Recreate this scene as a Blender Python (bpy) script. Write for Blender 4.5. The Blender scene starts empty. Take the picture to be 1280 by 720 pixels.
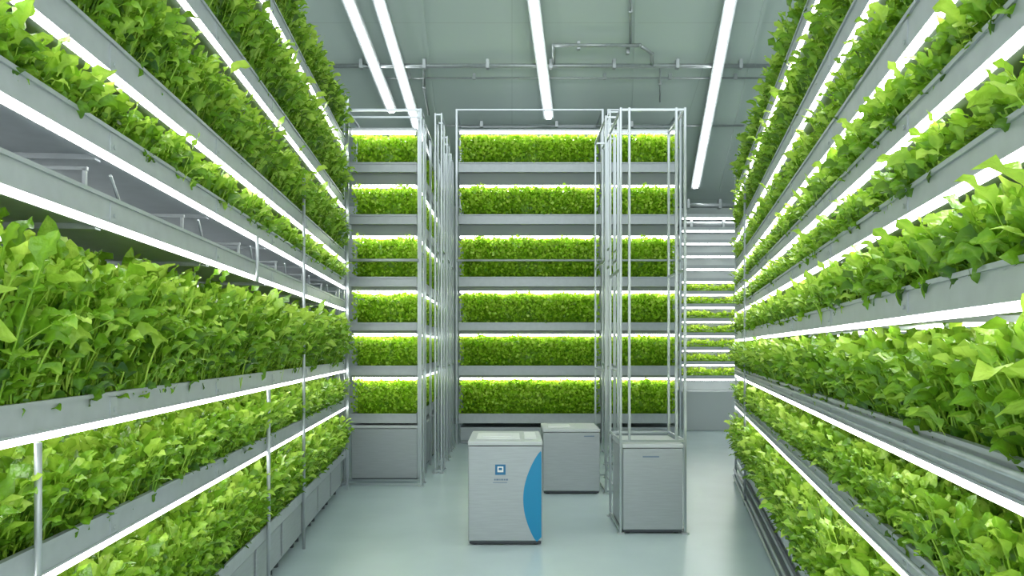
import bpy, bmesh, math, random
import numpy as np
from mathutils import Vector, Matrix
random.seed(7); rng=np.random.default_rng(7)
scene=bpy.context.scene
COL=scene.collection
F=900.0; HZ=435.0; EYE=1.6
scene.view_settings.view_transform='Standard'

# ------------------------------------------------------------------ materials
def mat(name,color,rough=0.5,metal=0.0,emit=None,estr=0,noise=0.0,nscale=8,bump=0.0,stretch=None):
    m=bpy.data.materials.new(name); m.use_nodes=True
    nt=m.node_tree; b=nt.nodes['Principled BSDF']
    b.inputs['Base Color'].default_value=(*color,1)
    b.inputs['Roughness'].default_value=rough
    b.inputs['Metallic'].default_value=metal
    if emit:
        b.inputs['Emission Color'].default_value=(*emit,1)
        b.inputs['Emission Strength'].default_value=estr
    if noise>0 or bump>0:
        tc=nt.nodes.new('ShaderNodeTexCoord'); n=nt.nodes.new('ShaderNodeTexNoise')
        n.inputs['Scale'].default_value=nscale; n.inputs['Detail'].default_value=5
        if stretch:
            mp=nt.nodes.new('ShaderNodeMapping'); mp.inputs['Scale'].default_value=stretch
            nt.links.new(tc.outputs['Object'],mp.inputs['Vector']); nt.links.new(mp.outputs[0],n.inputs['Vector'])
        else: nt.links.new(tc.outputs['Object'],n.inputs['Vector'])
        if noise>0:
            r=nt.nodes.new('ShaderNodeValToRGB')
            r.color_ramp.elements[0].position=0.3; r.color_ramp.elements[1].position=0.7
            r.color_ramp.elements[0].color=(*[c*(1-noise) for c in color],1)
            r.color_ramp.elements[1].color=(*[min(1,c*(1+noise*0.5)) for c in color],1)
            nt.links.new(n.outputs['Fac'],r.inputs['Fac']); nt.links.new(r.outputs['Color'],b.inputs['Base Color'])
        if bump>0:
            bp=nt.nodes.new('ShaderNodeBump'); bp.inputs['Strength'].default_value=bump
            nt.links.new(n.outputs['Fac'],bp.inputs['Height']); nt.links.new(bp.outputs['Normal'],b.inputs['Normal'])
    return m
M_FLOOR=mat('epoxy_floor',(0.51,0.62,0.65),0.26,0,noise=0.06,nscale=1.5)
M_WALL=mat('wall_paint',(0.57,0.64,0.63),0.6,0,noise=0.05,nscale=2)
M_STEEL=mat('painted_steel',(0.44,0.48,0.50),0.42,0.4,noise=0.07,nscale=14)
M_POST=mat('aluminium_post',(0.46,0.51,0.53),0.28,0.85)
M_GALV=mat('galvanised_pipe',(0.42,0.46,0.47),0.35,0.6,noise=0.1,nscale=20)
M_HOOD=mat('lamp_hood_grey',(0.22,0.25,0.25),0.6,0.0)
M_CAB=mat('cabinet_enamel',(0.38,0.42,0.44),0.42,0.35,noise=0.08,nscale=6,stretch=(1,1,14))
M_LID=mat('cabinet_lid',(0.50,0.54,0.55),0.4,0.1)
M_DARK=mat('dark_rubber',(0.05,0.06,0.07),0.6)
M_GREYP=mat('grey_label',(0.14,0.20,0.28),0.5)
M_BLUE=mat('blue_film',(0.0,0.22,0.43),0.35)
M_BLUED=mat('blue_badge',(0.01,0.14,0.30),0.4)
M_WHITE=mat('white_print',(0.75,0.78,0.78),0.5)
M_LED=mat('led_strip',(1,1,1),0.5,emit=(1.0,0.99,0.98),estr=10.0)
M_LEDB=mat('led_bar',(1,1,1),0.5,emit=(1.0,0.99,0.97),estr=10.0)
M_DIM=mat('dim_led_and_fill',(1,1,1),0.5,emit=(0.95,1.0,1.0),estr=3.5)  # dim glow of the deep rack's side strips and of added fill bars
M_TUBE=mat('ceiling_tube',(1,1,1),0.5,emit=(0.97,1.0,1.0),estr=10.0)

def ceiling_mat():
    m=mat('ceiling_panels',(0.5,0.57,0.56),0.55)
    nt=m.node_tree; b=nt.nodes['Principled BSDF']
    tc=nt.nodes.new('ShaderNodeTexCoord'); br=nt.nodes.new('ShaderNodeTexBrick')
    br.offset=0; br.inputs['Scale'].default_value=1.0
    br.inputs['Brick Width'].default_value=3.1; br.inputs['Row Height'].default_value=4.5
    br.inputs['Mortar Size'].default_value=0.008
    br.inputs['Color1'].default_value=(0.56,0.65,0.62,1); br.inputs['Color2'].default_value=(0.55,0.64,0.61,1)
    br.inputs['Mortar'].default_value=(0.49,0.57,0.54,1)
    nt.links.new(tc.outputs['Object'],br.inputs['Vector']); nt.links.new(br.outputs['Color'],b.inputs['Base Color'])
    return m
M_CEIL=ceiling_mat()

def leaf_mat(name,dark,mid,light,trans,bump=0.0):
    m=bpy.data.materials.new(name); m.use_nodes=True
    nt=m.node_tree; b=nt.nodes['Principled BSDF']; out=nt.nodes['Material Output']
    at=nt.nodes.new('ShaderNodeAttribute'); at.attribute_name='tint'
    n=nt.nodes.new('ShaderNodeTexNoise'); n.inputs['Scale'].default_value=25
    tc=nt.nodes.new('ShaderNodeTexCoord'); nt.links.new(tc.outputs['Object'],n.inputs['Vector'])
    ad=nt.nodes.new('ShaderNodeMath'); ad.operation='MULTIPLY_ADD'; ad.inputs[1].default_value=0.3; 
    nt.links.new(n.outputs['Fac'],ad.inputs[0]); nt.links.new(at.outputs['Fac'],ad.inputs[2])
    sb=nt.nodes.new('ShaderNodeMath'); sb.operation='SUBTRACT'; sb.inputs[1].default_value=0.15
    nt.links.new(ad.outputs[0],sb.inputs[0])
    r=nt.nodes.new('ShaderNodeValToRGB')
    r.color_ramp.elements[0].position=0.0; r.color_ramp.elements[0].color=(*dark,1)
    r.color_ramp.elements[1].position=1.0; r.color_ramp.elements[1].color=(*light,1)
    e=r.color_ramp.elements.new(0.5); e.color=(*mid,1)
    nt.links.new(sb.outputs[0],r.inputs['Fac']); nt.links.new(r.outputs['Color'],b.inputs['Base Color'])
    b.inputs['Roughness'].default_value=0.27
    if bump:
        n2=nt.nodes.new('ShaderNodeTexNoise'); n2.inputs['Scale'].default_value=70; n2.inputs['Detail'].default_value=2
        nt.links.new(tc.outputs['Object'],n2.inputs['Vector'])
        bp=nt.nodes.new('ShaderNodeBump'); bp.inputs['Strength'].default_value=bump; bp.inputs['Distance'].default_value=.01
        nt.links.new(n2.outputs['Fac'],bp.inputs['Height']); nt.links.new(bp.outputs['Normal'],b.inputs['Normal'])
    tr=nt.nodes.new('ShaderNodeBsdfTranslucent')
    mx=nt.nodes.new('ShaderNodeMix'); mx.data_type='RGBA'; mx.inputs[0].default_value=0.5
    nt.links.new(r.outputs['Color'],mx.inputs[6]); mx.inputs[7].default_value=(*trans,1)
    nt.links.new(mx.outputs[2],tr.inputs['Color'])
    ms=nt.nodes.new('ShaderNodeMixShader'); ms.inputs[0].default_value=0.28
    nt.links.new(b.outputs[0],ms.inputs[1]); nt.links.new(tr.outputs[0],ms.inputs[2])
    nt.links.new(ms.outputs[0],out.inputs['Surface'])
    return m
M_LEAF=leaf_mat('leafy_green',(0.02,0.085,0.008),(0.18,0.40,0.02),(0.58,0.80,0.12),(0.54,0.84,0.06),0.6)
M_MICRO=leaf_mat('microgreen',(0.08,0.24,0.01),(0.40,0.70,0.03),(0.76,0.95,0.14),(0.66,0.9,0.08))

# ------------------------------------------------------------------ mesh helpers
class B:
    def __init__(s): s.bm=bmesh.new()
    def box(s,x0,x1,y0,y1,z0,z1,mi=0):
        v=[s.bm.verts.new(p) for p in [(x0,y0,z0),(x1,y0,z0),(x1,y1,z0),(x0,y1,z0),(x0,y0,z1),(x1,y0,z1),(x1,y1,z1),(x0,y1,z1)]]
        for f in [(3,2,1,0),(4,5,6,7),(0,1,5,4),(1,2,6,5),(2,3,7,6),(3,0,4,7)]:
            fc=s.bm.faces.new([v[i] for i in f]); fc.material_index=mi
        return s
    def bar(s,p,q,w,h,up=(0,0,1),off=0):
        p=Vector(p);q=Vector(q);d=(q-p).normalized();u=Vector(up);r=d.cross(u).normalized();u=r.cross(d).normalized()
        p=p+u*off;q=q+u*off
        c=[]
        for o in (p,q):
            for a,b in ((-1,-1),(1,-1),(1,1),(-1,1)): c.append(s.bm.verts.new(o+r*a*w/2+u*b*h/2))
        for f in [(0,1,2,3),(7,6,5,4),(0,4,5,1),(1,5,6,2),(2,6,7,3),(3,7,4,0)]: s.bm.faces.new([c[i] for i in f])
        return s
    def cyl(s,p,q,r,n=10):
        p=Vector(p);q=Vector(q);d=(q-p)
        rot=d.to_track_quat('Z','Y').to_matrix().to_4x4()
        m=Matrix.Translation((p+q)/2)@rot
        bmesh.ops.create_cone(s.bm,cap_ends=True,segments=n,radius1=r,radius2=r,depth=d.length,matrix=m)
        return s
    def poly(s,pts,mi=0):
        f=s.bm.faces.new([s.bm.verts.new(p) for p in pts]); f.material_index=mi; return s
    def obj(s,name,mats,parent=None,bevel=0.0,loc=None,label=None,smooth=False):
        bmesh.ops.recalc_face_normals(s.bm,faces=s.bm.faces[:])
        me=bpy.data.meshes.new(name); s.bm.to_mesh(me); s.bm.free()
        if not isinstance(mats,(list,tuple)): mats=[mats]
        for m in mats: me.materials.append(m)
        if smooth:
            me.shade_smooth()
        o=bpy.data.objects.new(name,me); COL.objects.link(o)
        if parent: o.parent=parent
        if loc: o.location=loc
        if bevel>0:
            bv=o.modifiers.new('bevel','BEVEL'); bv.width=bevel; bv.segments=2; bv.limit_method='ANGLE'
        if label: o['label']=label
        return o
def top(name,label,cat,loc=(0,0,0),rotz=0,group=None):
    e=bpy.data.objects.new(name,None); e.empty_display_size=0.2; COL.objects.link(e)
    e.location=loc; e.rotation_euler=(0,0,rotz); e['label']=label; e['category']=cat
    if group: e['group']=group
    return e
def tag(o,label,cat,group=None,kind=None):
    o['label']=label;o['category']=cat
    if group:o['group']=group
    if kind:o['kind']=kind
def struct(o): o['kind']='structure'

# ------------------------------------------------------------------ room
XL,XR,YB,YF=-3.7,5.2,15.2,-1.5
CZ0,CS=11.28,0.44
def cz(y): return CZ0-CS*y
o=B().box(XL,XR,YF,YB,-0.1,0).obj('floor',M_FLOOR); struct(o)
o=B().box(XL,XR,YB,YB+0.1,0,cz(YB)+.02).obj('wall_back',M_WALL); struct(o)
for nm,x0,x1 in (('wall_left',XL-0.1,XL),('wall_right',XR,XR+0.1)):
    b=B()
    v=[(YF,0),(YB+.1,0),(YB+.1,cz(YB+.1)),(YF,cz(YF))]
    A=[b.bm.verts.new((x0,y,z)) for y,z in v]; C=[b.bm.verts.new((x1,y,z)) for y,z in v]
    b.bm.faces.new(A); b.bm.faces.new(C[::-1])
    for i in range(4): b.bm.faces.new([A[i],A[(i+1)%4],C[(i+1)%4],C[i]])
    struct(b.obj(nm,M_WALL))
ang=-math.atan(CS); Lc=(YB+.1-YF)/math.cos(ang)
o=B().box(XL-.1,XR+.1,0,Lc,0,0.1).obj('ceiling',M_CEIL); o.location=(0,YF,cz(YF)); o.rotation_euler=(ang,0,0); struct(o)
def cpt(px,py,drop=0):
    D=(CZ0-EYE)/((HZ-py)/F+CS); return Vector(((px-640)*D/F,D,EYE+(HZ-py)*D/F-drop))
N=Vector((0,CS,1)).normalized()
for i,(a,c) in enumerate((((512,-120),(556,250)),((985,-120),(900,240)),((800,-120),(790,200)))):
    p=cpt(*a);q=cpt(*c)
    o=B().bar(p,q,0.05,0.03,N,off=-0.015).obj('trim_%d'%(i+1),M_CEIL); struct(o)
o=B().box(XL,XR,YB-0.05,YB,0,0.12).obj('baseboard_back',M_STEEL); struct(o)

# ceiling lights
for a,c in (((428,-30),(491,132)),((468,-30),(535,195)),((664,-30),(686,140)),((916,-30),(868,228))):
    p=cpt(*a,drop=.02);q=cpt(*c,drop=.02)
    e=top('ceiling_light','long linear white tube fixture hanging under the sloped ceiling','ceiling light',loc=p,group='linear ceiling lights')
    d=q-p
    B().bar((0,0,0),d,0.18,0.06,N,off=-0.10).obj('housing',M_LID,e)
    B().bar(d*0.01,d*0.99,0.085,0.04,N,off=-0.14).obj('light_tube',M_TUBE,e)
    for t in (0.2,0.5,0.8): B().cyl(d*t+Vector((0,0,-.08)),d*t+Vector((0,0,.02)),0.012).obj('bracket',M_GALV,e)

# ceiling pipes
def pipe(name,pts,r,label,clamps=0):
    e=top(name,label,'pipe',loc=pts[0])
    b=B(); P=[Vector(x)-Vector(pts[0]) for x in pts]
    for i in range(len(P)-1):
        b.cyl(P[i],P[i+1],r,12)
    for x in P[1:-1]: bmesh.ops.create_uvsphere(b.bm,u_segments=10,v_segments=8,radius=r*1.15,matrix=Matrix.Translation(x))
    b.obj('conduit',M_GALV,e,smooth=True)
    n=clamps
    for i in range(n):
        t=(i+.5)/n; x=P[0].lerp(P[-1],t) if len(P)==2 else P[1].lerp(P[-2],t)
        B().box(x.x-.025,x.x+.025,x.y-r*1.3,x.y+r*1.3,x.z-r*1.3,x.z+r*1.3+.05).obj('clamp',M_GALV,e)
pipe('ceiling_pipe',[cpt(412,73,.12),cpt(965,73,.12)],0.035,'long grey steel pipe clamped across the ceiling',7)
pipe('ceiling_pipe',[cpt(692,70,.12),cpt(692,47,.12),cpt(800,47,.12),cpt(815,58,.12),cpt(815,73,.12)],0.028,'short bent grey conduit loop under the ceiling',2)
pipe('ceiling_pipe',[cpt(530,73,.12),cpt(530,100,.12),cpt(536,135,.12)],0.02,'thin grey conduit running down the ceiling',1)
pipe('ceiling_pipe',[cpt(788,-40,.1),cpt(788,47,.1)],0.02,'thin grey conduit running down the ceiling',1)
pipe('ceiling_pipe',[cpt(825,73,.1),cpt(825,120,.1)],0.014,'thin grey conduit running down the ceiling',1)
pipe('ceiling_pipe',[cpt(470,90,.1),cpt(960,90,.1)],0.016,'thin grey conduit running across the ceiling',6)
pipe('ceiling_pipe',[cpt(555,150,.1),cpt(930,150,.1)],0.02,'thin grey conduit running across the ceiling',4)
pipe('wall_pipe',[(3.2,14.4,4.45),(5.1,14.4,4.45)],0.05,'grey steel pipe along the rear wall',3)
pipe('wall_pipe',[(3.2,14.2,4.05),(5.1,14.2,4.05)],0.07,'thick grey steel pipe along the rear wall',3)

# ------------------------------------------------------------------ leaves
def leaf_grid(nb,nc,L,W,pet,az,phi0,phi1,fold,base,tint,curlpow=1.4,roll=0.0):
    s=np.concatenate([np.linspace(0,pet,4)[:3] if nb>4 else np.linspace(0,pet,3)[:2],pet+np.linspace(0,1,nb+1)*L])
    tot=pet+L; ph=phi0+(phi1-phi0)*(s/tot)**curlpow
    t=np.clip((s-pet)/L,0,1)
    ph=ph+.3*np.sin(t*9+rng.uniform(0,6))*(t>0)
    r=np.zeros(len(s)); z=np.zeros(len(s))
    for i in range(1,len(s)):
        a=(ph[i]+ph[i-1])/2; ds=s[i]-s[i-1]; r[i]=r[i-1]+math.sin(a)*ds; z[i]=z[i-1]+math.cos(a)*ds
    w=W/2*np.sin(np.pi*np.clip(t,0,1)**0.92)**0.75
    w=np.where(s<=pet,0.0028,np.maximum(w,0.003)); w[-1]=0.0018
    v=np.linspace(-1,1,nc+1)
    wav=rng.uniform(0,6.28)
    V=np.zeros((len(s),nc+1,3))
    nr=-np.cos(ph); nz=np.sin(ph)
    lat=w[:,None]*v[None,:]
    off=fold*np.abs(lat)+0.40*w[:,None]*(v**2)[None,:]*np.sin(t*12+wav)[:,None]*np.sign(v)[None,:]
    rl=roll*t[:,None]
    lat2=lat*np.cos(rl); off=off+lat*np.sin(rl)
    R=r[:,None]+nr[:,None]*off; Z=z[:,None]+nz[:,None]*off
    V[...,0]=math.cos(az)*R-math.sin(az)*lat2+base[0]
    V[...,1]=math.sin(az)*R+math.cos(az)*lat2+base[1]
    V[...,2]=Z+base[2]
    idx=np.arange(len(s)*(nc+1)).reshape(len(s),nc+1)
    Q=np.stack([idx[:-1,:-1],idx[1:,:-1],idx[1:,1:],idx[:-1,1:]],-1).reshape(-1,4)
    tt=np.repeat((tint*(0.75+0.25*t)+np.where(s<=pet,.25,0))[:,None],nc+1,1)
    tt=tt+0.16*(np.abs(v)[None,:]<0.01)
    return V.reshape(-1,3),Q,tt.reshape(-1)
def join(parts):
    V=[];Q=[];T=[];n=0
    for a,q,t in parts:
        V.append(a);Q.append(q+n);T.append(t);n+=len(a)
    return np.concatenate(V),np.concatenate(Q),np.concatenate(T)
def make_mesh(name,V,Q,T,m):
    me=bpy.data.meshes.new(name)
    me.vertices.add(len(V)); me.vertices.foreach_set('co',V.astype(np.float32).ravel())
    me.loops.add(len(Q)*4); me.loops.foreach_set('vertex_index',Q.astype(np.int32).ravel())
    me.polygons.add(len(Q)); me.polygons.foreach_set('loop_start',(np.arange(len(Q))*4).astype(np.int32))
    me.polygons.foreach_set('loop_total',np.full(len(Q),4,np.int32))
    me.update(calc_edges=True)
    ca=me.attributes.new('tint','FLOAT_COLOR','POINT')
    T=np.clip(T,0,1); c=np.stack([T,T,T,np.ones_like(T)],-1)
    ca.data.foreach_set('color',c.astype(np.float32).ravel())
    me.shade_smooth(); me.materials.append(m); return me
def plant(H,nleaf,nb,nc,Ls=1.0):
    P=[]
    for i in range(nleaf):
        f=(i+0.5)/nleaf
        az=i*2.39996+rng.uniform(-.4,.4)
        L=rng.uniform(.055,.108)*Ls; W=L*rng.uniform(.44,.66)
        pet=max(0.015,(H*(0.08+0.94*f)-L*0.45)*rng.uniform(.85,1.08))
        lean=min(.32,.075/max(pet,.05))
        phi0=lean*rng.uniform(.2,1.4); phi1=math.radians(rng.uniform(35,150) if f<.85 else rng.uniform(20,120))
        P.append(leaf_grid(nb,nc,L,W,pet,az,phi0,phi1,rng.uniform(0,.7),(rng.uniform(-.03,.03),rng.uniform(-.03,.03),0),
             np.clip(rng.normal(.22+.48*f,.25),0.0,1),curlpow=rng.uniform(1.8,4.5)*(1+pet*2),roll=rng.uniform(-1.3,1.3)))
    return join(P)
HEI=[0.48,0.34,0.22]
hi=[];lo=[]
for h,n in zip(HEI,(80,66,52)):
    hi.append([plant(h,n,8,4) for _ in range(5)]); lo.append([plant(h,n-16,4,2,1.08) for _ in range(5)])
him=[[make_mesh('leafy_green_plant',*p,M_LEAF) for p in r] for r in hi]

# ------------------------------------------------------------------ side racks
plants=[]
LEFT =dict(a=-1.21,t=(565-640)/F,sg=-1,y0=1.0,y1=8.1,W=0.72,zt=4.42)
RIGHT=dict(a=0.73,t=(845-640)/F,sg=1,y0=0.75,y1=8.75,W=0.72,zt=3.72)
LEFT['lv']=[(0.91,1.27),(1.33,1.95),(2.02,None),(2.265,2.53),(2.56,3.10),(3.15,3.76),(3.82,4.36)]
RIGHT['lv']=[(0.87,1.19),(1.25,1.66),(1.68,1.97),(2.0,2.23),(2.25,2.50),(2.52,2.86),(2.88,3.36),(3.38,3.80)]
LEFT['base']=(0.40,0.84); RIGHT['base']=(0.32,0.80)
def side_rack(R,label):
    th=-math.atan(R['t']); sg=R['sg']; W=R['W']; c=math.cos(th)
    ya,yb=R['y0']/c,R['y1']/c
    e=top('grow_rack',label,'grow rack',loc=(R['a'],0,0),rotz=th)
    rz=Matrix.Translation((R['a'],0,0))@Matrix.Rotation(th,4,'Z')
    def bx(b,w0,w1,y0,y1,z0,z1):
        x0,x1=sorted((sg*w0,sg*w1)); b.box(x0,x1,y0,y1,z0,z1)
    for (lz,pt) in R['lv']:
        hgt=0.095 if pt is None or pt-lz>.26 else .085
        if lz>2.4: hgt=.115
        b=B()
        bx(b,0,0.012,ya,yb,lz+.02,lz+.02+hgt)
        bx(b,-0.008,0.0,ya,yb,lz+.02+hgt-.014,lz+.02+hgt)
        bx(b,-0.006,0.0,ya,yb,lz+.02,lz+.028)
        bx(b,0.012,W,ya,yb,lz+.02,lz+.034)
        bx(b,W-.012,W,ya,yb,lz+.034,lz+.02+hgt)
        y=ya+.4
        while y<yb:
            bx(b,-0.004,0,y,y+.05,lz+.03,lz+.02+hgt-.02)
            x=-sg*0.006
            b.cyl((x,y+.025,lz+.05),(x-sg*.004,y+.025,lz+.05),.008,8)
            if lz<2.3: bx(b,0.05,W-.02,y,y+.04,lz-.0,lz+.02)
            y+=1.15
        tr=b.obj('shelf_tray',M_STEEL,e)
        b=B(); bx(b,-0.006,0.014,ya,yb,lz-.001,lz+.0195)
        b.obj('light_strip',M_LED,tr)
        b=B(); bx(b,0.014,0.05,ya,yb,lz+.006,lz+.0195)
        b.obj('strip_carrier',M_STEEL,tr)
        if lz<2.0 and not(sg>0 and 1.2<lz<1.3):
            b=B(); bx(b,W*.5,W*.5+.03,ya,yb,lz+.002,lz+.0195); b.obj('light_strip',M_LEDB,tr)
        elif sg<0 and 2.2<lz<2.3:
            b=B(); bx(b,W*.7,W*.7+.03,ya,yb,lz+.004,lz+.0195); b.obj('light_strip',M_LEDB,tr)  # added fill bar, brightens the dark gap over the empty tray
        elif lz>2.0:
            b=B(); bx(b,W*.8,W*.8+.02,ya,yb,lz+.008,lz+.0195); b.obj('light_strip',M_DIM,tr)  # added dim fill, lifts the dark tray undersides
        if pt is None:
            for k,(w,zz,rr) in enumerate(((.12,lz+.14,.022),(.22,lz+.10,.03),(.40,lz+.15,.03),(.55,lz+.1,.035))):
                b=B(); b.cyl((sg*w,ya,zz),(sg*w,yb,zz),rr,12); b.obj('irrigation_pipe',M_GALV,e,smooth=True)
            bx2=B(); bx(bx2,W+.055,W+.065,ya,yb,lz-.7,lz+.3); bx2.obj('rear_fill_panel',M_WALL,e)  # panel added behind the pipes to lighten the dark gap
            y=ya+.6
            while y<yb:
                b=B(); b.bar((sg*.06,y,lz+.035),(sg*.06,y,lz+.2),.012,.012,(0,1,0)); b.bar((sg*.05,y,lz+.2),(sg*.6,y,lz+.2),.012,.012)
                b.obj('pipe_hanger',M_GALV,e)
                B().cyl((sg*.02,y+.1,lz+.2),(sg*.05,y+.3,lz+.06),.006,6).obj('feed_tube',M_GALV,e)
                y+=.9
    bz,bp=R['base']
    b=B(); bx(b,-.01,W,ya,yb,bz-.03,bz-.015); bx(b,-.012,.0,ya,yb,bz-.03,bz+.05); bx(b,W-.012,W,ya,yb,bz-.015,bz+.05)
    b.obj('base_tray',M_STEEL,e)
    if sg<0:
        y=ya
        while y<yb-.5:
            b=B(); bx(b,.03,.6,y+.01,y+.68,.07,bz-.035)
            cb=b.obj('base_cabinet',M_CAB,e,bevel=.006)
            b=B(); bx(b,.015,.03,y+.03,y+.66,.09,bz-.06)
            b.obj('cabinet_door',M_CAB,cb,bevel=.004)
            for w in (.08,.55):
                for yy in (y+.08,y+.6): B().cyl((sg*w,yy,0),(sg*w,yy,.07),.02,8).obj('foot',M_DARK,cb)
            y+=.70
    else:
        b=B(); bx(b,0,.04,ya,yb,.02,.07); bx(b,0,.02,ya,yb,.16,.19); bx(b,.1,.6,ya,yb,.0,.27)
        b.obj('base_plinth',M_CAB,e)
        for w,zz in ((-.02,.12),(-.03,.05)):
            b=B(); b.cyl((sg*w,ya,zz),(sg*w,yb,zz),.014,8); b.obj('base_rail',M_POST,e,smooth=True)
        for zz,rr in ((1.335,.010),(1.30,.006),(.95,.008)):
            B().cyl((-sg*.02,ya,zz),(-sg*.02,yb,zz),rr,8).obj('conduit',M_GALV,e,smooth=True)
    zt=R['zt']
    for y in np.arange(ya+.3,yb+.01,(yb-ya-.35)/4):
        B().bar((sg*(W+.03),y,0),(sg*(W+.03),y,zt),.04,.04,(0,1,0)).obj('post',M_POST,e)
    def post(yw,z0,z1,r=.012):
        y=yw/c
        B().cyl((-sg*.03,y,z0),(-sg*.03,y,z1),r,10).obj('post',M_STEEL,e,smooth=True)
    if sg<0:
        post(5.73,0,2.95); post(4.63,0,1.33); post(2.05,.9,1.33,.01); post(4.36,2.0,2.28,.01)
        for w in (-.03,.2,.45,.7): 
            B().bar((sg*w,yb+.03,0),(sg*w,yb+.03,zt),.028,.028,(0,1,0)).obj('post',M_POST,e)
    else:
        post(7.3,0,3.4); 
        for w in (-.0,.3,.7): B().bar((sg*w,yb+.03,0),(sg*w,yb+.03,zt),.028,.028,(0,1,0)).obj('post',M_POST,e)
    for (bz0,pt) in [(bz-.04,bp)]+[(l+.02,p) for l,p in R['lv']]:
        if pt is None: continue
        room=pt-bz0-.015; cls=0 if room>.42 else (1 if room>.27 else 2)
        sc0=room/HEI[cls]/1.02; sc0=min(sc0,1.35)
        rows=(.06,.17,.30,.44) if bz0<1.5 else ((.06,.15,.26) if bz0<2.4 else (.085,.175,.28))
        sp=.10 if bz0<1.5 else .082
        for ri,w in enumerate(rows):
            y=ya+.12+(ri%2)*sp/2
            while y<yb-.08:
                p=rz@Vector((sg*(w+random.uniform(-.02,.02)),y+random.uniform(-.02,.02),bz0+.016))
                plants.append((p,cls,sc0*random.uniform(.84,1.06),ri))
                y+=sp*random.uniform(.92,1.08)
    return e
side_rack(LEFT,'tall white multi-level grow rack with glowing light strips and base cabinets')
side_rack(RIGHT,'tall white multi-level grow rack with light strips and low plinth')

def px(p): return 640+F*p.x/p.y, HZ-F*(p.z-EYE)/p.y
cand=[]
for i,(p,cls,s,ri) in enumerate(plants):
    x,y=px(p); x2,y2=px(p+Vector((0,0,.3)))
    inv=(-40<x<1320) and (y2<740 and y>-10)
    score=p.length+ri*1.2+(0 if inv else 100)
    cand.append((score,i))
cand.sort(); near=set(i for _,i in cand[:300])
parts=[]
for i,(p,cls,s,ri) in enumerate(plants):
    rz=random.uniform(0,6.28); k=random.randrange(5)
    s1=min(s,1.1)
    if cls==2: s1=max(s1,.95)
    if p.z>2.4: s1*=.95
    if i in near:
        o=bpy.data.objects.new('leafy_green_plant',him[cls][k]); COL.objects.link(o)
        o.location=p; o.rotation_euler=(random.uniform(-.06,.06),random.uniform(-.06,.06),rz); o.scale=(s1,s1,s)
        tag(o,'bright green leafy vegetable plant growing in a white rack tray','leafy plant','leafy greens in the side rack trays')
    else:
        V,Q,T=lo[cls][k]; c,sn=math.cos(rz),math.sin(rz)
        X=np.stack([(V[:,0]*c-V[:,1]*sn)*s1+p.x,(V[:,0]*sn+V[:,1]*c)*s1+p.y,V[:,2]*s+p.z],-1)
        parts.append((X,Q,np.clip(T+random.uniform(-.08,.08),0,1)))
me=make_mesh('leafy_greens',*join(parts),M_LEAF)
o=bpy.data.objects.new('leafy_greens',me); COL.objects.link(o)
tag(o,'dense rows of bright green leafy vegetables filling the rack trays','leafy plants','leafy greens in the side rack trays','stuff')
print('plants',len(plants),'verts',len(me.vertices))

# ------------------------------------------------------------------ inner racks with microgreens
def micro(name,x0,x1,y0,y1,z0,z1,label,dens=1500,size=.055,side=False,zs=None):
    w,d,h=x1-x0,y1-y0,z1-z0
    pts=[]
    zs=z0 if zs is None else zs
    hf=z1-zs
    nf=int(w*hf*dens); a=rng.uniform(size=(nf,3)); pts.append(np.stack([x0+a[:,0]*w,y0+a[:,2]*.09-.01-.03*np.sin(a[:,1]*3.1),zs+a[:,1]*hf],-1))
    nt_=int(w*min(d,.9)*dens*.7); a=rng.uniform(size=(nt_,3)); pts.append(np.stack([x0+a[:,0]*w,y0+a[:,1]*min(d,.9),z1-.05+a[:,2]*.07],-1))
    if side:
        ns=int(d*hf*dens*.6); a=rng.uniform(size=(ns,3)); pts.append(np.stack([x1-.05+a[:,0]*.07,y0+a[:,1]*d,zs+a[:,2]*hf],-1))
    P=np.concatenate(pts); n=len(P)
    P[:,2]+=.02*np.sin(P[:,0]*9)+.012*np.sin(P[:,0]*23+1)*(P[:,2]>zs+.1)
    P[:,2]=np.maximum(P[:,2],zs)
    dirv=rng.normal(size=(n,3)); dirv[:,1]-=.5; dirv[:,2]=np.abs(dirv[:,2])*.8+.3
    dirv/=np.linalg.norm(dirv,axis=1)[:,None]
    tmp=rng.normal(size=(n,3)); lat=np.cross(dirv,tmp); lat/=np.linalg.norm(lat,axis=1)[:,None]
    nor=np.cross(lat,dirv); s=(size*rng.uniform(.7,1.3,n))[:,None]
    v0=P; v1=P+dirv*s*.5+lat*s*.42+nor*s*.12; v2=P+dirv*s; v3=P+dirv*s*.5-lat*s*.42+nor*s*.12
    V=np.stack([v0,v1,v2,v3],1).reshape(-1,3)
    Q=np.arange(n*4).reshape(n,4)
    T=np.repeat(np.clip(rng.normal(.52,.22,n)+((P[:,2]-zs)/hf-.42)*.5,0,1),4)  # lamp light from above painted into the tint, fading toward the base
    i=.05; c=np.array([(x,y,z) for z in (z0,z1-.05) for y in (y0+i,y1-i) for x in (x0+i,x1-i)])
    q=np.array([(0,1,5,4),(2,6,7,3),(4,5,7,6),(0,4,6,2),(1,3,7,5),(0,2,3,1)])
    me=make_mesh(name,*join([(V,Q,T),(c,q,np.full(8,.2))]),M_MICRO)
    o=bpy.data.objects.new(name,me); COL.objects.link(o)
    tag(o,label,'microgreens','microgreen beds in the inner racks','stuff')

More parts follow.
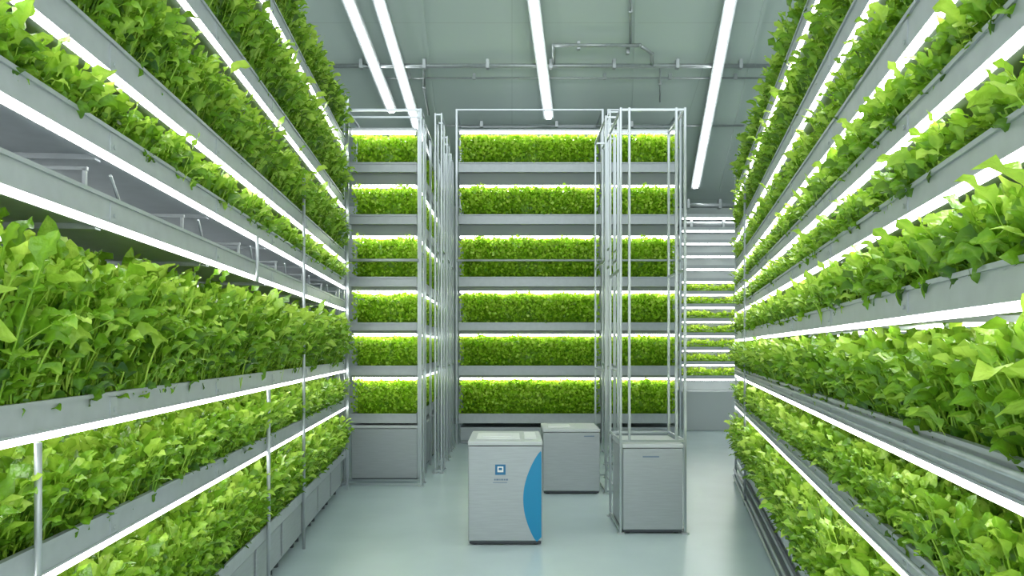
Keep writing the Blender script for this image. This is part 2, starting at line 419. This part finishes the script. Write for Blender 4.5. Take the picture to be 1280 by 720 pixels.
rowsY=[203,268,346,403,457,517]; rowsT=[170,235,299,369,423,478]; rowsL=[166,232,296,365,419,474]
def inner_rack(label,x0,x1,D,y1,nposts,side=False,rail=True,base=True):
    k=F/D; X0=(x0-640)/k; X1=(x1-640)/k; w=X1-X0
    e=top('grow_rack',label,'grow rack',loc=(X0,D,0),group='inner grow racks')
    d=y1-D; zt=EYE+(HZ-137)/k
    for li,(rt,rp) in enumerate(zip(rowsY,rowsT)):
        z1=EYE+(HZ-rt)/k; hh=(12 if li!=3 else 10)/k
        b=B(); b.box(.03,w-.03,.0,.015,z1-hh,z1); b.box(.03,w-.03,.015,d,z1-hh,z1-hh+.015); b.box(.03,w-.03,d-.015,d,z1-hh+.015,z1)
        b.box(.03,.045,.015,d-.015,z1-hh+.015,z1);b.box(w-.045,w-.03,.015,d-.015,z1-hh+.015,z1)
        b.box(.03,w-.03,-.012,0,z1-.02,z1)
        tr=b.obj('shelf_tray',M_STEEL,e)
        if li<5:
            zl=min(EYE+(HZ-rowsL[li+1])/k, z1-hh-.026)
            b=B(); b.box(.04,w-.04,.05,d-.05,zl+.022,z1-hh-.001); b.obj('lamp_hood',M_HOOD,tr)
            b=B(); b.box(.05,w-.05,.06,.10,zl-.012,zl+.021); b.obj('light_strip',M_LEDB,tr)
            b=B(); b.box(.05,w-.05,min(.45,d*.5),min(.45,d*.5)+.05,zl-.0,zl+.021); b.obj('light_strip',M_LEDB,tr)
            if side:
                b=B(); b.box(w-.05,w-.02,.1,d-.05,zl-.005,zl+.015); b.obj('light_strip',M_DIM,tr)
        zp=EYE+(HZ-rp)/k
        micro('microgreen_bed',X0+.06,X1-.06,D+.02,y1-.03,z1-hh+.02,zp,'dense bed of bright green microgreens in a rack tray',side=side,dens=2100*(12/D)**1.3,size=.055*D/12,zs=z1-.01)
    zl=EYE+(HZ-rowsL[0])/k
    b=B(); b.box(.03,w-.03,0,d,zl+.022,zl+.06); cn=b.obj('top_panel',M_STEEL,e)
    b=B(); b.box(.05,w-.05,-.01,.04,zl-.010,zl+.021); b.obj('light_strip',M_LEDB,cn)
    b=B(); b.box(.05,w-.05,.45,.5,zl-.005,zl+.021); b.obj('light_strip',M_LEDB,cn)
    for x in (0,w):
        for y in np.linspace(-.02,d,nposts): B().bar((x,y,0),(x,y,zt),.032,.032,(0,1,0)).obj('post',M_POST,e)
    b=B(); 
    for y in (-.02,d): b.box(0,w,y-.012,y+.012,zt-.025,zt)
    for x in (0,w): b.box(x-.012,x+.012,-.02,d,zt-.025,zt)
    b.obj('top_rail',M_POST,e)
    if rail:
        zr=EYE+(HZ-326)/k; b=B(); b.cyl((0,-.06,zr),(w,-.06,zr),.018,8); b.obj('guard_rail',M_LID,e,smooth=True)
    if base:
        zb=EYE+(HZ-533)/k; b=B(); b.box(.05,w-.05,.05,d,.05,zb-.02); b.box(.05,w-.05,.08,d,0,.05); b.obj('base_panel',M_CAB,e,bevel=.01)
    return e
inner_rack('tall aluminium rack with six lit levels of microgreens',571,753,12.0,12.9,2)
inner_rack('narrow tall aluminium rack with six lit levels of microgreens',760,850,12.0,12.9,2)
inner_rack('deep aluminium rack with six lit levels above a grey cabinet',434,524,8.67,12.3,7,side=True,base=False)

# ------------------------------------------------------------------ tall frames
def tall_frame(x0,x1,y0,y1,h,label,extra=None):
    e=top('metal_frame',label,'metal frame',loc=(x0,y0,0),group='tall aluminium frames')
    w,d=x1-x0,y1-y0
    pts=[(0,0,0),(w,0,0),(0,d,0),(w,d,0)]
    if extra: pts+=[(.075,0,extra),(w-.075,0,extra)]
    for x,y,z0 in pts: B().bar((x,y,z0),(x,y,h),.022,.022,(0,1,0)).obj('post',M_POST,e,bevel=.003)
    for z in (h-.02,h*.62,extra or 1.35,.03):
        for xx in (0,w): B().box(xx-.009,xx+.009,0,d,z-.010,z+.010).obj('cross_rail',M_POST,e)
        if z==h-.02 or z==extra or (z==.03 and not extra):
            for yy in (0,d): B().box(0,w,yy-.009,yy+.009,z-.010,z+.010).obj('cross_rail',M_POST,e)
    for x,y,z0 in pts[:4]: B().box(x-.03,x+.03,y-.03,y+.03,0,.012).obj('foot_plate',M_STEEL,e)
tall_frame(.935,1.49,6.2,6.85,3.67,'tall aluminium frame with double posts around a grey cabinet',.80)
tall_frame(1.03,1.16,7.9,8.9,4.15,'narrow tall aluminium frame standing beside a grey box')
tall_frame(-2.0,-1.05,8.3,8.55,4.36,'tall aluminium frame in front of the deep rack')
for k,yy in enumerate((9.2,10.2,11.1)):
    tall_frame(-0.98-.02*k,-0.90-.02*k,yy,yy+.35,4.6,'slim tall aluminium frame along the aisle')
for k,yy in enumerate((9.4,10.6)):
    tall_frame(1.28+.12*k,1.40+.12*k,yy,yy+.5,4.7,'slim tall aluminium frame between racks')

# ------------------------------------------------------------------ cabinets
def cabinet(x0,x1,y0,y1,h,label):
    e=top('storage_cabinet',label,'cabinet',loc=(x0,y0,0))
    w,d=x1-x0,y1-y0
    B().box(0,w,.012,d,.03,h-.04).obj('body',M_CAB,e,bevel=.008)
    B().box(-.003,w+.003,-.002,d+.002,h-.036,h).obj('lid',M_LID,e,bevel=.008)
    B().box(.006,w-.006,0,.012,.04,h-.042).obj('front_panel',M_CAB,e,bevel=.003)
    B().box(.01,w-.01,.015,d-.01,.012,.03).obj('base_plate',M_DARK,e)
    for x in (.05,w-.05):
        for y in (.06,d-.06): B().cyl((x,y,0),(x,y,.03),.022,10).obj('foot',M_DARK,e)
    return e,w,d
e,w,d=cabinet(-.356,.246,5.83,6.55,.845,'pale grey box cabinet with blue curved side stripe and small emblem')
b=B(); n=32; zb,zt=.03,.765; pts=[(w-.008,-.002,zb+.04),(w-.008,-.002,zt-.01)]
for i in range(n+1):
    t=i/n; z=zt-(zt-zb)*t; x=w-.015-.03*t-.125*math.sin(math.pi*t)**.8
    pts.append((x,-.002,z))
b.poly(pts); b.obj('blue_stripe',M_BLUE,e,label='blue film panel with curved edge')
b=B(); cx,cz_=.262,.615; s=.042
b.box(cx-s,cx+s,-.003,-.001,cz_-s,cz_+s); em=b.obj('emblem',M_BLUED,e,bevel=.002,label='small dark blue square emblem with white mark')
b=B(); b.box(cx-.024,cx-.014,-.005,-.0035,cz_-.02,cz_+.026); b.box(cx+.014,cx+.024,-.005,-.0035,cz_-.02,cz_+.026)
b.box(cx-.014,cx+.014,-.005,-.0035,cz_+.016,cz_+.026); b.box(cx-.014,cx+.014,-.005,-.0035,cz_-.02,cz_-.004)
b.obj('emblem_mark',M_WHITE,em)
b=B(); x=cx-.05
for wd_ in (.012,.02,.009,.016,.012,.018):
    b.box(x,x+wd_,-.003,-.001,.528,.541); x+=wd_+.005
b.box(cx-.06,cx+.055,-.003,-.001,.508,.513)
b.obj('printed_label',M_GREYP,e)
b=B(); b.box(.06,.42,.12,.5,.845,.853); b.box(.1,.36,.2,.44,.853,.862); b.obj('lid_panel',M_WHITE,e,bevel=.003)
B().box(.46,.56,.15,.55,.845,.856).obj('lid_panel',M_WHITE,e,bevel=.003)
e,w,d=cabinet(.34,.962,7.87,8.5,.715,'pale grey box cabinet beside a slim tall frame')
B().box(w*.72,w*.9,-.008,0,.63,.642).obj('handle',M_GREYP,e,bevel=.003)
B().box(w*.1,w*.5,.15,.4,.715,.725).obj('lid_panel',M_WHITE,e)
e,w,d=cabinet(.952,1.473,6.19,6.8,.775,'pale grey cabinet with small vent standing inside a tall frame')
b=B(); b.box(w*.33,w*.6,-.004,0,.66,.672); b.obj('vent',M_GREYP,e)
e,w,d=cabinet(-1.93,-1.13,8.64,9.5,.67,'wide pale grey cabinet under the deep rack')
for yy in (9.7,10.6,11.5):
    e,w,d=cabinet(-1.93,-1.16,yy,yy+.75,.62,'pale grey cabinet under the deep rack')

# ------------------------------------------------------------------ far rack, rear
X0,X1,D=3.3,4.75,14.0; k=F/D
e=top('grow_rack','far rack with many closely spaced lit shelves above a cabinet','grow rack',loc=(X0,D,0))
w=X1-X0
ys=[272,288,304,320,336,352,368,384,402,420,438,456,474]
for i,yp in enumerate(ys):
    z=EYE+(HZ-yp)/k
    b=B(); b.box(0,w,0,.012,z,z+.07); b.box(0,w,.012,.45,z,z+.012); tr=b.obj('shelf_tray',M_STEEL,e)
    b=B(); b.box(0.02,w-.02,.02,.05,z-.025,z-.001); b.obj('light_strip',M_LEDB,tr)
    if i>=6: micro('microgreen_bed',X0+.02,X1-.02,D+.02,D+.42,z+.02,z+.16,'thin bed of green microgreens on a far shelf',dens=900,zs=z+.06)
B().box(0,w,.46,.47,.76,4.2).obj('back_panel',M_WALL,e)
for x in (-.03,w+.03):
    for y in (0,.6): B().bar((x,y,0),(x,y,4.2),.04,.04,(0,1,0)).obj('post',M_POST,e)
B().box(0,w,-.05,.6,0,.76).obj('base_cabinet',M_LID,e,bevel=.01)

# ------------------------------------------------------------------ world, camera
wd=bpy.data.worlds.new('World'); scene.world=wd; wd.use_nodes=True
wd.node_tree.nodes['Background'].inputs[0].default_value=(0.94,0.99,1.0,1)
wd.node_tree.nodes['Background'].inputs[1].default_value=2.4
cam=bpy.data.cameras.new('camera'); co=bpy.data.objects.new('camera',cam); COL.objects.link(co)
co.location=(0,0,EYE); co.rotation_euler=(math.radians(90),0,0)
cam.lens=F/1280*36; cam.sensor_width=36; cam.shift_y=(HZ-360)/1280; cam.clip_end=100
scene.camera=co
